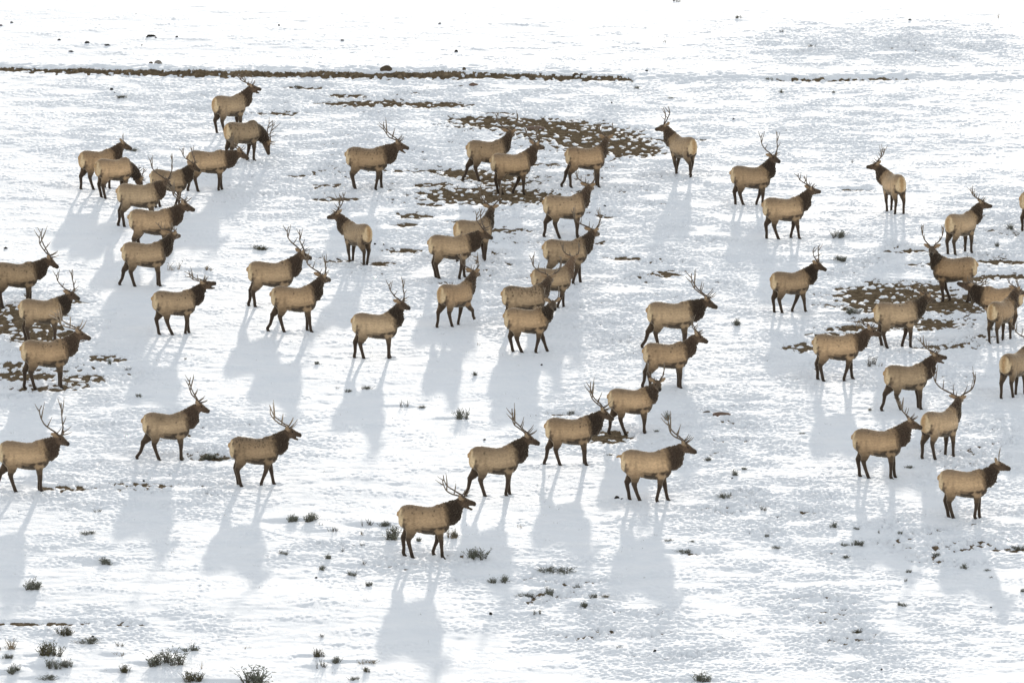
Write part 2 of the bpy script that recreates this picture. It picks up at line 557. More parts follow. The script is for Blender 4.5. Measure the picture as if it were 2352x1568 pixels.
    lf.tube(jp, [(rn, rl) for a, rn, rl, u in J], hl, head_col, 12)
    for s in (1, -1):
        d = hd * -.45 + hl * s * .85 + hu * e.get('ear', .25)
        d /= np.linalg.norm(d)
        b0 = hpos(.0, s * .075, .07)
        fl = np.cross(d, hd)
        fl /= np.linalg.norm(fl)
        lf.tube([b0, b0 + d * .06, b0 + d * .14, b0 + d * .21, b0 + d * .25], [(.026, .034), (.030, .06), (.028, .068), (.024, .045), (.014, .014)],
                fl, lambda i, c, p, u: mixc(headc * 1.4, EARIN, .7), 8)

    # ---- legs
    fr, fl_, hr, hl_ = e['legs']
    lift = e.get('lift', (0, 0, 0, 0))
    zf = foot_z

    def leg_col(zt, zb, side, hind):
        def f(i, c, p, up):
            z = p[2]
            cc = mixc(LEG, tan * .95, (z - zb) / (zt - zb))
            if z < .10:
                cc = LEG * .55
            elif z < .50:
                cc = LEG * (1.0 + .25 * (z > .2))
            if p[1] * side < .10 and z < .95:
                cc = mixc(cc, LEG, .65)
            if hind and p[0] < -.52 and z > .80:
                cc = mixc(cc, LEG * 1.2, 1.3 * math.exp(-((p[0] + .60) / .036) ** 2) * (1 - min(max((z - 1.10) / .2, 0), 1)))
                cc = mixc(cc, mixc(CREAM, CREAMD, 1 - abs(p[1]) / .13), (-p[0] - .62 + .12 * max(0, z - 1.2)) / .035 if z > .88 else 0)
            return cc
        return f
    for k, (d, side) in enumerate(((fr, -1), (fl_, 1))):
        y, g, lz = .135 * side, zf[k], lift[k]
        bend = lz * .9
        pts = [(.44, y * .8, 1.10), (.46, y * .95, .95), (.42 + .05 * d, y * 1.05, .76), (.435 + .25 * d + bend * .35, y, .60), (.445 + .45 * d + bend * .6, y, .45 + lz * .3),
               (.435 + .70 * d + bend * .35, y * .95, .29 + lz * .6 + g * .5), (.43 + .95 * d + bend * .05, y * .95, .115 + lz * .95 + g), (.455 + d - bend * .02, y * .95, .055 + lz + g), (.485 + d, y * .95, .0 + lz + g)]
        rad = [(.18, .10), (.175, .11), (.135, .09), (.088, .07), (.068, .060), (.050, .045), (.053, .048), (.050, .046), (.064, .052)]
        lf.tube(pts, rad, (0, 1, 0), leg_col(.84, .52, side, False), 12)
    for k, (d, side) in enumerate(((hr, -1), (hl_, 1))):
        y, g, lz = .135 * side, zf[2 + k], lift[2 + k]
        hk = d * (.75 if d > 0 else .35)
        pts = [(-.44, y * .7, 1.22), (-.45, y * .9, 1.06), (-.41 + .15 * hk, y * 1.1, .89), (-.42 + .45 * hk, y * 1.1, .76), (-.495 + .75 * hk, y * 1.03, .645), (-.575 + hk, y, .53 + lz * .5),
               (-.56 + .9 * hk + .1 * d, y, .44 + lz * .6 + g * .3), (-.52 + .45 * hk + .5 * d, y * .97, .27 + lz * .8 + g * .6), (-.50 + d, y * .95, .115 + lz + g), (-.47 + d, y * .95, .055 + lz + g), (-.44 + d, y * .95, .0 + lz + g)]
        rad = [(.20, .10), (.245, .13), (.225, .125), (.172, .11), (.120, .088), (.082, .066), (.064, .055), (.053, .047), (.056, .048), (.051, .046), (.064, .052)]
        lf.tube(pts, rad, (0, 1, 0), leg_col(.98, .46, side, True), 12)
    frame = (P2, hd, hl, hu)
    return lf, frame


def antler_mesh(e, side, rr):
    """one antler in head coordinates (x to the nose, y left, z up), level head"""
    L = e['ant'] * .93
    s = L / 1.1
    V, Q, C, n = [], [], [], 0

    def bone(t):
        a = np.array((0.085, 0.058, 0.040))
        b = np.array((0.26, 0.20, 0.14)) * e.get('tip', 0.8)
        return mixc(a, b, t)

    def tube(pts, r0, r1, t0, t1, m=7):
        nonlocal n
        pts = np.asarray(pts, float)
        k = len(pts)
        tan = np.gradient(pts, axis=0)
        ang = np.linspace(0, 2 * np.pi, m, endpoint=False)
        ref = np.array((.3, .9, .2))
        for i in range(k):
            t = tan[i] / np.linalg.norm(tan[i])
            a = np.cross(t, ref)
            a /= np.linalg.norm(a)
            b = np.cross(t, a)
            f = i / (k - 1)
            r = r0 + (r1 - r0) * f
            V.append(pts[i] + np.outer(np.cos(ang) * r, a) + np.outer(np.sin(ang) * r, b))
            C.append(np.tile(bone(t0 + (t1 - t0) * f), (m, 1)))
        q = np.arange(m)
        for i in range(k - 1):
            a = n + i * m
            Q.append(np.stack([a + q, a + (q + 1) % m, a + m + (q + 1) % m, a + m + q], 1))
        n += k * m
        V.append(pts[-1][None])
        C.append(bone(t1)[None])
        Q.append(np.stack([np.full(m, n), n - m + q, n - m + (q + 1) % m, n - m + (q + 1) % m], 1))
        n += 1
    j = lambda a: rr.uniform(-a, a)
    th = 0.028 * (0.55 + 0.45 * min(s, 1.1))
    if L < 0.45:                    # a young bull's spike
        tube([(0, .05, 0), (-.02, .07, .10), (-.03, .10, .22), (-.01, .11, L)], th * .8, .006, .1, .9)
    else:
        w = e.get('spread', 1.0)
        B = np.array([(0, .05, 0), (-.06, .14, .08), (-.18, .27, .16), (-.34, .38, .26), (-.48, .45, .40), (-.56, .47, .58), (-.56, .41, .76)])
        B[:, 0] = B[:, 0] * s + 0
        B[:, 1] = .05 + (B[:, 1] - .05) * s * w
        B[:, 2] *= s
        B[1:] += np.array([(j(.02), j(.02), j(.02)) for _ in range(6)])
        # smooth beam
        tt = np.linspace(0, 6, 22)
        P = np.stack([np.interp(tt, np.arange(7), B[:, c]) for c in range(3)], 1)
        P[1:-1] = (P[:-2] + 2 * P[1:-1] + P[2:]) / 4
        tube(P, th, .014, 0, .75, 8)

        def tine(f, d, ln, r=.022):
            i = f * 21
            p = np.array([np.interp(i, np.arange(22), P[:, c]) for c in range(3)])
            d = np.array(d) + np.array((j(.12), j(.12), j(.1)))
            d /= np.linalg.norm(d)
            ln = ln * s * rr.uniform(.8, 1.15)
            up = np.array((-.1, -.12, .42))
            q = [p, p + d * ln * .35, p + d * ln * .7 + up * ln * .14, p + d * ln + up * ln * .42]
            tube(q, r * (0.6 + .4 * s), .006, .15 + f * .5, 1.0, 6)
        nt = e.get('tines', 5)
        tine(.03, (.85, .25, .35), .33)
        if nt >= 4: tine(.13, (.75, .35, .60), .30)
        if nt >= 3: tine(.42, (.40, .05, .95), .27)
        tine(.66, (.12, -.05, 1.0), .42, .025)
        if nt >= 5: tine(.83, (-.75, .15, .55), .26)
    V = np.concatenate(V)
    C = np.concatenate(C)
    Q = np.concatenate(Q)
    V[:, 1] *= side
    if side < 0:
        Q = Q[:, ::-1]
    return V, Q, C


def antler_faces(Q):
    tri = Q[:, 2] == Q[:, 3]
    tri2 = Q[:, 0] == Q[:, 1]
    quads = Q[~(tri | tri2)]
    t1 = Q[tri][:, :3]
    t2 = Q[tri2][:, 1:]
    return [f for f in (quads, t1, t2) if len(f)]


HERD = 'elk of the herd standing on the snow'
# x, y: middle of the feet in the photo; yaw 0 faces right, 90 faces away; legs = fore/aft offsets (right fore, left fore, right hind, left hind)
ELK = []


def elk(x, y, yaw, sc, head, neck, pitch, legs, ant, label, **kw):
    r_ = random.Random(len(ELK) * 7 + 1)
    kw['tone'] = kw.get('tone', 1.0) * r_.uniform(.78, 1.12)
    kw.setdefault('warm', r_.uniform(.95, 1.03))
    kw.setdefault('ntone', r_.uniform(.75, 1.5))
    kw.setdefault('fat', r_.uniform(.93, 1.07))
    kw.setdefault('mane', r_.uniform(.92, 1.06) if ant > .7 else r_.uniform(.82, .95))
    kw.setdefault('mud', r_.choice((0, 0, 15, 30)))
    d = dict(x=x, y=y, yaw=yaw, sc=sc, head=head, neck=neck, pitch=pitch, legs=legs, ant=ant, label=label)
    d.update(kw)
    ELK.append(d)


#EOF_HEAD
elk(526, 310, 35, .98, 15, 47, -10, (0, .05, .22, .02), .75, 'bull elk farthest up the slope, standing alone just below the soil bank, mouth open', open=14, tines=5)
elk(556, 376, 33, 1.0, 10, -40, -78, (0, -.15, .05, -.05), .95, 'mud-flecked bull grazing head down just below the farthest elk, antlers up to the right', graze=1, mud=160, sweep=-5, tone=.8)
elk(223, 438, 28, .97, 8, 42, -25, (.02, -.05, .28, -.12), .34, 'young spike elk with one short straight antler, leftmost in the upper left group', mud=30, tone=.8)
elk(261, 458, 25, .97, 20, -30, -70, (0, -.12, .1, .05), .55, 'elk with its head lowered to graze, below the spike elk in the upper left group', graze=1)
elk(477, 440, 8, 1.0, -5, 18, -30, (-.05, .1, .12, -.22), .75, 'elk standing broadside with its neck held low and level, right of the upper left group', sweep=-8, tone=1.02)
elk(318, 525, 4, 1.03, -62, 36, -18, (0, .1, 0, -.2), 1.0, 'wide-antlered bull in the upper left group, its dark face turned to the viewer', sweep=14)
elk(388, 480, -12, .93, -35, 46, -25, (.0, -.22, 0, .1), .8, 'bull half hidden behind the wide-antlered bull of the upper left group', sweep=8)
elk(348, 588, 0, 1.07, 0, 38, -22, (0, .1, 0, .15), .85, 'large broadside bull with hidden feet, just below the wide-antlered bull of the upper left group')
elk(331, 661, 0, 1.03, 52, 44, -8, (.1, .02, .18, -.33), .65, 'pale bull at the lower end of the upper left group, head turned away', tone=1.1, sweep=5, spread=1.1)
elk(36, 710, 7, 1.03, 0, 32, -36, (-.1, .08, .05, .0), 1.15, 'huge-antlered bull cut by the left edge above the bare soil patch, looking right', mud=90, sweep=8, tone=.8)
elk(95, 788, 8, 1.0, -42, 40, -14, (0, .05, .1, 0), .9, 'bull standing on the bare soil patch at the left edge, head turned to the viewer', sweep=24)
elk(104, 890, 8, 1.06, 0, 42, -20, (.04, .02, .15, -.14), 1.15, 'bull with pale antlers swept far back, below the bare soil patch at the left edge', tip=1.5, mud=60, sweep=-14, tone=.8)
elk(400, 773, 14, 1.0, 2, 42, 6, (-.08, .1, .40, .0), .75, 'bull with its nose raised and mouth open, alone below the upper left group', open=16, sweep=8)
elk(622, 709, 4, 1.05, 28, 44, -20, (.02, .05, -.02, -.22), 1.0, 'upper of the two overlapping wide-antlered bulls left of centre, ear pricked', spread=1.1, sweep=24, mud=25)
elk(675, 767, 3, 1.03, 48, 48, -14, (.12, .0, .16, -.36), .92, 'lower of two overlapping wide-antlered bulls left of centre, head turned away', spread=1.15, sweep=26, mud=20)
elk(861, 827, 5, 1.02, -42, 58, -14, (.0, .05, .12, -.16), .8, 'bull with dark upright neck looking back at the viewer, alone at the centre left', sweep=34)
elk(822, 610, 125, .97, 170, 44, -14, (.08, -.1, .1, -.08), .8, 'elk seen from behind with round cream rump, facing left, just above the centre', sweep=40)
elk(843, 439, 0, 1.04, 0, 33, -18, (-.14, .08, .08, .04), 1.05, 'dark-maned bull bugling with open mouth, alone in the upper middle, antlers swept back', open=20, mud=120, sweep=3, mane=1.1, tone=.8)
elk(1118, 419, 8, 1.0, 70, 45, -12, (-.1, .1, .18, -.37), .9, 'left rear bull of the pair near the upper bare soil strips, head turned away', mud=25, spread=1.15, sweep=25)
elk(1173, 447, 10, 1.0, 38, 48, -14, (.02, -.34, .15, .05), .78, 'front bull of the pair near the upper bare soil strips, grey-tan coat, looking right', sweep=30)
elk(1344, 435, 7, .98, 82, 50, -12, (.05, .0, -.07, -.38), .6, 'elk right of the upper soil patch, head turned fully away, ears spread wide', mud=25, sweep=45, tone=.96)
elk(1569, 409, 124, .98, 165, 50, -12, (.2, -.2, .22, -.2), .8, 'elk walking away to the left, alone just right of the largest upper soil patch', tines=3, sweep=55)
elk(1296, 547, 9, 1.02, 68, 46, -10, (.0, .04, .3, -.2), .75, 'elk with head turned away, above the bull with one long curving antler', spread=1.1, sweep=15)
elk(1086, 606, 30, 1.0, 80, 55, -10, (-.02, .08, .05, -.05), .95, 'bull with tall antlers facing away, behind a pale-backed bull at the centre', sweep=42, mud=10)
elk(1034, 643, 5, 1.02, -12, 33, -26, (-.14, .06, .1, .02), .8, 'pale-backed bull at the centre standing in front of one that faces away, looking right', tone=1.1, sweep=30)
elk(1298, 655, 8, 1.04, 58, 42, -14, (-.2, .1, .0, .05), 1.05, 'bull right of centre, one long antler curving up to the right, behind the tan-necked elk', mud=50, spread=1.25, sweep=16)
elk(1266, 714, 15, .94, 78, 50, -12, (-.24, .07, .0, .0), .75, 'light tan-necked elk squeezed between two bulls right of the centre, face hidden', ntone=3.2, sweep=18)
elk(1203, 759, 8, 1.0, 75, 42, -14, (.0, .05, .05, .0), 1.0, 'bull with heavily mud-speckled back and wide dark antlers, right of the centre', mud=260, spread=1.3, sweep=20)
elk(1209, 815, 4, 1.0, -78, 44, -20, (-.14, .27, .33, .05), .58, 'elk staring at the viewer with ears out and small antlers, below the mud-speckled bull', mud=12, tone=1.04, sweep=15)
elk(1045, 751, 42, .98, 62, 50, -10, (.3, -.18, .25, -.22), .85, 'elk stepping away with one foreleg lifted, tan rump showing', lift=(.2, 0, 0, 0), sweep=18)
elk(1540, 806, 4, 1.05, 0, 27, -28, (.02, .0, .12, -.40), 1.12, 'big dark-maned bull walking right with lowered head and great antlers, right of centre', mane=1.12, mud=20, sweep=-4)
elk(1529, 896, 8, 1.0, 0, 44, -25, (.03, .0, -.02, -.25), .68, 'smaller-antlered bull directly below the big walking bull, mud along its back', mud=70, sweep=20)
elk(1448, 997, 8, .97, -78, 44, -20, (.0, .05, .3, -.2), .72, 'elk staring at the viewer, directly below the smaller-antlered bull', spread=.9, sweep=12)
elk(1307, 1072, 3, 1.0, 0, 40, -30, (.08, .05, .2, -.27), 1.1, 'bull with great antlers whose nose reaches the hind legs of the staring elk', mud=25, sweep=2, mane=1.08)
elk(1134, 1140, 12, 1.04, 2, 46, -22, (-.1, .07, .2, -.33), 1.05, 'many-tined bull standing left of the bull whose nose reaches the staring elk', mane=1.1, sweep=4)
elk(1485, 1154, -3, 1.06, 0, 36, -24, (-.14, .17, .3, .0), 1.1, 'clean tan bull with its tail stuck out, dark shaggy neck, low right of centre', tail=1.0, mane=1.12, sweep=2, warm=.97)
elk(56, 1138, 3, 1.05, -40, 35, -20, (.05, .0, .23, -.37), 1.15, 'lower left bull cut by the picture edge, wide U-shaped antlers, facing the viewer', spread=1.05, sweep=22, mane=1.08)
elk(382, 1058, 5, 1.0, 0, 46, -26, (.02, .05, .25, -.42), .98, 'brown-necked bull with narrow upright antlers in the lower left, hind leg stretched back', ntone=1.5, sweep=16, spread=.8)
elk(584, 1118, 3, 1.02, 0, 40, -16, (-.24, .16, .08, .02), 1.1, 'bull with black mud spots along its back and thick pale antlers, lower left, mouth open', mud=230, tip=1.5, sweep=2, tines=4, open=14, spread=.7, tone=.8)
elk(975, 1286, 0, 1.04, 0, 36, -12, (.08, -.2, .15, -.1), 1.0, 'lone bull lowest in the picture at bottom centre, bugling among sage tufts', open=18, mud=60, sweep=2, mane=1.08)
elk(1724, 476, 3, .98, -50, 60, -14, (.0, -.22, .22, -.05), 1.0, 'grey-tan bull with dark upright neck and large U-shaped antlers in the upper right', sweep=38, ntone=.8)
elk(1799, 551, 8, 1.0, 22, 47, -8, (.12, -.15, .3, -.08), .75, 'brown bull just right of and below the grey-tan bull in the upper right', tone=.9, sweep=18)
elk(2053, 494, 112, .97, 168, 42, -8, (.1, -.1, -.1, .1), .75, 'elk seen from behind in the upper right, cream rump, walking away and looking left', sweep=35)
elk(2206, 588, 48, .98, 5, 50, -12, (.02, -.02, .05, -.05), .72, 'pale-rumped elk at the far right, above the left-facing staring elk', sweep=10, tone=.93)
elk(2193, 692, 174, 1.02, -96, 56, -16, (-.27, -.06, .0, .05), .88, 'elk facing left and staring at the viewer from the bare soil patch at the right', sweep=22)
elk(1814, 719, 22, .95, -18, 46, -24, (.12, -.3, .14, -.05), .72, 'small-antlered bull alone left of the right-hand soil patch, near two sage tufts', sweep=44, tines=3, warm=.98)
elk(2058, 802, 14, 1.02, 38, 34, -20, (.02, -.2, .14, .05), .5, 'bull in front of the right-hand soil patch whose dark head merges with the soil')
elk(1920, 878, 4, 1.02, 0, 35, -20, (-.2, .1, .07, -.08), .5, 'broadside bull left of and below the right-hand soil patch, antlers hardly showing', mud=60, warm=.96, sweep=-10, tip=.5)
elk(2080, 946, 17, .98, 8, 47, -4, (.04, .05, .28, -.3), .82, 'bull calling with open mouth right of the broadside bull with hardly visible antlers', open=18, sweep=16, tone=.97)
elk(2014, 1101, -7, 1.02, 0, 46, -22, (.0, .1, .24, -.04), .85, 'bull touching its nose to the rump of the bull with round antlers, lower right', sweep=10, mud=8)
elk(2158, 1055, 43, 1.0, 72, 47, -6, (.05, -.05, .15, -.15), 1.2, 'bull seen from behind with huge antlers curving round into a circle, lower right', spread=1.45, sweep=30)
elk(2212, 1189, -4, 1.0, 0, 40, -16, (-.08, .06, .2, .05), .45, 'small-antlered young bull lowest on the right side', tines=1, sweep=18)
elk(2300, 766, 172, .98, 178, 26, 14, (.0, -.1, .2, .1), .8, 'dark-necked bull at the right edge facing left, antlers laid back', sweep=-8, ntone=.9, warm=.95)
elk(2298, 793, 58, .94, 40, 48, -14, (.05, -.05, .08, -.08), .5, 'elk with tan rump walking away in front of the dark-necked bull at the right edge', tone=.93, warm=.94, sweep=16)
elk(2329, 915, 58, .97, 45, 40, -20, (.05, -.1, .2, -.15), .95, 'elk at the right edge showing a round cream rump, its head out of the picture', tone=.95)
elk(2387, 537, 20, 1.0, 10, 42, -20, (.0, .05, .05, -.1), .8, 'elk almost wholly cut off by the right edge, only its rump and hind leg showing')


def feet_of(e):
    X, Y = at(e['x'], e['y'])
    c, s, sc = math.cos(R(e['yaw'])), math.sin(R(e['yaw'])), e['sc'] * 1.025
    fr, fl, hr, hl = e['legs']
    feet = [(.49 + fr, -.13), (.49 + fl, .13), (-.44 + hr, -.13), (-.44 + hl, .13)]
    return [(X + (a * c - b * s) * sc, Y + (a * s + b * c) * sc) for a, b in feet]


def press(x, y, depth, r):
    i0, i1 = int((x - 3 * r - X0) / DX), int((x + 3 * r - X0) / DX) + 1
    j0, j1 = int((y - 3 * r - Y0) / DY), int((y + 3 * r - Y0) / DY) + 1
    if i0 < 0 or j0 < 0 or i1 >= NX or j1 >= NY:
        return
    d = np.sqrt((XX[j0:j1, i0:i1] - x) ** 2 + (YY[j0:j1, i0:i1] - y) ** 2) / r
    ok = smooth01(cover[j0:j1, i0:i1], 0.0, 0.05)
    ZZ[j0:j1, i0:i1] += ok * (-depth * np.exp(-d ** 2) + depth * .45 * np.exp(-((d - 1.7) / .55) ** 2))


def press_hooves():
    # hooves sink into the snow; some animals have left a line of prints behind them
    g = random.Random(11)
    for n, e in enumerate(ELK):
        for x, y in feet_of(e):
            press(x, y, .04, .12)
        if n % 3 == 0:
            X, Y = at(e['x'], e['y'])
            a = R(e['yaw'] + g.uniform(-12, 12)) + math.pi
            for k in range(g.randrange(8, 22)):
                d = .8 + .42 * k
                a += g.uniform(-.07, .07)
                x, y = X + math.cos(a) * d, Y + math.sin(a) * d
                o = .14 * (1 if k % 2 else -1)
                press(x - math.sin(a) * o, y + math.cos(a) * o, .028, .12)


def build_elk():
    pend = []
    for n, e in enumerate(ELK):
        rr = random.Random(100 + n)
        X, Y = at(e['x'], e['y'])
        c, s = math.cos(R(e['yaw'])), math.sin(R(e['yaw']))
        sc = e['sc']
        fr, fl, hr, hl = e['legs']
        feet = [(.47 + fr, -.13), (.47 + fl, .13), (-.46 + hr, -.13), (-.46 + hl, .13)]
        gz = [ground_z(X + (fx * c - fy * s) * sc, Y + (fx * s + fy * c) * sc) for fx, fy in feet]
        z0 = sum(gz) / 4 - 0.035
        fz = [(g - 0.035 - z0) / (sc * 1.09) for g in gz]
        lf, frame = elk_cage(e, fz)
        V = np.concatenate(lf.v)
        C = np.concatenate(lf.c)
        me = mesh_np('body', V, [np.concatenate(lf.q), np.concatenate(lf.t)])
        body = link('body', me, M_COAT)
        rm = body.modifiers.new('one skin', 'REMESH')
        rm.mode = 'VOXEL'
        rm.voxel_size = 0.017
        rm.use_smooth_shade = True
        sm = body.modifiers.new('smooth', 'SMOOTH')
        sm.iterations = 2
        sm.factor = 0.5
        pend.append((e, rr, body, V.astype(np.float32), C, frame, X, Y, z0, sc))
    bpy.context.view_layer.update()
    dg = bpy.context.evaluated_depsgraph_get()
    eye_me = None
    for e, rr, body, V, C, frame, X, Y, z0, sc in pend:
        me = bpy.data.meshes.new_from_object(body.evaluated_get(dg))
        old = body.data
        body.modifiers.clear()
        body.data = me
        bpy.data.meshes.remove(old)
        me.name = 'body'
        nv = len(me.vertices)
        co = np.empty(nv * 3, np.float32)
        me.vertices.foreach_get('co', co)
        co = co.reshape(-1, 3)
        # colour: from the nearest vertices of the tubes, then evened out along the skin
        V2 = (V * V).sum(1)
        col = np.empty((nv, 3))
        for a in range(0, nv, 4000):
            d = V2[None] - 2 * co[a:a + 4000] @ V.T
            col[a:a + 4000] = C[np.argmin(d, 1)]
        ed = np.empty(len(me.edges) * 2, np.int32)
        me.edges.foreach_get('vertices', ed)
        ed = ed.reshape(-1, 2)
        deg = np.bincount(ed.ravel(), minlength=nv).astype(float)[:, None] + 1
        for _ in range(3):
            acc = col.copy()
            for k in range(3):
                acc[:, k] += np.bincount(ed[:, 0], weights=col[ed[:, 1], k], minlength=nv) + np.bincount(ed[:, 1], weights=col[ed[:, 0], k], minlength=nv)
            col = acc / deg
        g = np.random.default_rng(rr.randrange(10 ** 6))
        # uneven coat
        for _ in range(44):
            p = np.array((g.uniform(-.7, .7), g.uniform(-.3, .3), g.uniform(.75, 1.45)))
            d2 = (((co - p) / np.array((.13, .14, .085)) * g.uniform(.6, 1.4)) ** 2).sum(1)
            col *= (1 + g.uniform(-.19, .17) * np.exp(-d2))[:, None]
        nm = e.get('mud', 0)
        if nm:
            cand = np.where((co[:, 2] > 1.02) & (co[:, 0] < .62) & (co[:, 0] > -.66))[0]
            wgt = (co[cand, 2] - 1.0) ** 1.5
            for i in g.choice(cand, min(nm, len(cand)), replace=False, p=wgt / wgt.sum()):
                sz = g.uniform(.008, .022)
                d2 = (((co - co[i]) / np.array((sz * 1.0, sz * 1.6, sz * 1.5))) ** 2).sum(1)
                k = np.exp(-d2)[:, None] * g.uniform(.5, .95)
                col = col * (1 - k) + np.array((.035, .025, .018)) * k
        # shaggy neck and back
        no = np.empty(nv * 3, np.float32)
        me.vertices.foreach_get('normal', no)
        no = no.reshape(-1, 3)
        P2 = frame[0]
        sh = np.exp(-((np.linalg.norm(co - (P2 * .55 + np.array((.5, 0, 1.0)) * .45), axis=1)) / .33) ** 2) * .019 + .004
        sh *= (co[:, 2] > .5)
        j = g.standard_normal(nv)
        for _ in range(1):
            acc = j + np.bincount(ed[:, 0], weights=j[ed[:, 1]], minlength=nv) + np.bincount(ed[:, 1], weights=j[ed[:, 0]], minlength=nv)
            j = acc / deg[:, 0] * 2
        co = co + no * (sh * j)[:, None]
        me.vertices.foreach_set('co', co.astype(np.float32).ravel())
        at_ = me.color_attributes.new('coat', 'FLOAT_COLOR', 'POINT')
        at_.data.foreach_set('color', np.concatenate([np.clip(col, 0.004, 1), np.ones((nv, 1))], 1).astype(np.float32).ravel())
        me.materials.clear()
        me.materials.append(M_COAT)
        me.update()
        root = bpy.data.objects.new('elk', None)
        root.empty_display_size = 0.3
        COL.objects.link(root)
        root.location = (X, Y, z0)
        root.rotation_euler = (0, 0, R(e['yaw']))
        root.scale = (sc * 1.025, sc * 1.025, sc * 1.09)
        tag(root, e['label'], 'elk', HERD)
        body.parent = root
        body.name = 'body'
        # antlers
        P2, hd, hl, hu = frame
        a = R(24 - e.get('sweep', 0) * .82)
        a0 = R(22)
        ax, az = hd * math.cos(a) + hu * math.sin(a), -hd * math.sin(a) + hu * math.cos(a)
        org = P2 + hd * .03 + hu * .095
        for side in (1, -1):
            if e['ant'] < .4 and side < 0 and False:
                continue
            Va, Qa, Ca = antler_mesh(e, side, rr)
            W = org + Va[:, :1] * ax + Va[:, 1:2] * hl + Va[:, 2:] * az
            am = mesh_np('antler', W, antler_faces(Qa))
            ca = am.color_attributes.new('bone', 'FLOAT_COLOR', 'POINT')
            ca.data.foreach_set('color', np.concatenate([Ca, np.ones((len(Ca), 1))], 1).astype(np.float32).ravel())
            link('antler', am, M_ANTLER, root)
        if eye_me is None:
            u, v = np.meshgrid(np.linspace(0, 2 * np.pi, 9)[:-1], np.linspace(-1.2, 1.2, 5))
            ev = np.stack([np.cos(v) * np.cos(u), np.cos(v) * np.sin(u), np.sin(v)], -1).reshape(-1, 3) * .02
            ef = [[r * 8 + k, r * 8 + (k + 1) % 8, r * 8 + 8 + (k + 1) % 8, r * 8 + 8 + k] for r in range(4) for k in range(8)]
            eye_me = mesh_np('eye', ev, [np.array(ef)])
            eye_me.materials.append(M_EYE)
        for side in (1, -1):
            o = link('eye', eye_me, None, root)
            o.location = Vector(P2 + hd * .13 + hl * side * .092 + hu * .045)


# ------------------------------------------------------------------ sage tufts
def prism(V, F, pts, radii):
    n = len(V)
    pts = [Vector(p) for p in pts]
    for i, p in enumerate(pts):
        t = (pts[min(i + 1, len(pts) - 1)] - pts[max(i - 1, 0)]).normalized()
        a = t.cross(Vector((.3, .9, .1))).normalized()
        b = t.cross(a)
        for k in range(3):
            g = k * 2.0944
            V.append(p + (a * math.cos(g) + b * math.sin(g)) * radii[i])
    for i in range(len(pts) - 1):
        for k in range(3):
            F.append((n + i * 3 + k, n + i * 3 + (k + 1) % 3, n + i * 3 + 3 + (k + 1) % 3, n + i * 3 + 3 + k))


def tuft_meshes(kind, rr):
    """unit tuft: about 1 wide and 1 high; returns twigs and leaves"""
    tv, tf, lv, lf = [], [], [], []
    n = {'bush': 84, 'low': 76, 'sprig': 30, 'thin': 14, 'tall': 66}[kind]
    clumps = [(rr.uniform(-.36, .36), rr.uniform(-.25, .25), rr.uniform(.5, 1)) for _ in range({'bush': 8, 'low': 9, 'sprig': 4, 'thin': 3, 'tall': 6}[kind])]
    for i in range(n):
        cx, cy, ch = rr.choice(clumps)
        a = rr.uniform(0, 2 * math.pi)
        sp = rr.uniform(.02, .34) if kind != 'low' else rr.uniform(.08, .42)
        h = ch * rr.uniform(.45, 1.0)
        if kind == 'tall':
            h *= 1.0 if abs(cx) < .2 else .55
        bx, by = cx + rr.uniform(-.05, .05), cy + rr.uniform(-.05, .05)
        p0 = (bx, by, -.12)
        p1 = (bx + math.cos(a) * sp * .45, by + math.sin(a) * sp * .45, h * .5)
        p2 = (bx + math.cos(a) * sp, by + math.sin(a) * sp, h)
        w = .009 if kind in ('bush', 'low', 'tall') else .013
        prism(tv, tf, (p0, p1, p2), (w, w * .8, w * .35))
        m = 6 if kind in ('bush', 'low', 'tall') else 3
        if kind == 'thin':
            m = 1
        for q in range(m):
            f = rr.uniform(.12, 1.0)
            s, e = (p0, p1) if f < .5 else (p1, p2)
            g = (f % .5) * 2
            c = Vector(s).lerp(Vector(e), g)
            d = Vector((rr.uniform(-1, 1), rr.uniform(-1, 1), rr.uniform(.1, 1.4))).normalized() * rr.uniform(.05, .12)
            lw = rr.uniform(.010, .020)
            prism(lv, lf, (c, c + d * .55, c + d), (lw * .5, lw, lw * .25))
    mk = lambda nm, v, f: mesh_np(nm, np.array([tuple(p) for p in v]), [np.array(f)], smooth=False)
    return mk('twigs', tv, tf), mk('leaves', lv, lf)


PROTO = {}
SCOL = {'d': (M_TWIG, M_SAGE), 'p': (M_STRAW, M_SAGEPALE), 'o': (M_TWIG, M_OLIVE), 's': (M_STRAW, M_STRAW)}


def proto(kind, cc, k):
    key = (kind, cc, k)
    if key not in PROTO:
        a, b = tuft_meshes(kind, random.Random(str(key)))
        a.materials.append(SCOL[cc][0])
        b.materials.append(SCOL[cc][1])
        PROTO[key] = (a, b)
    return PROTO[key]


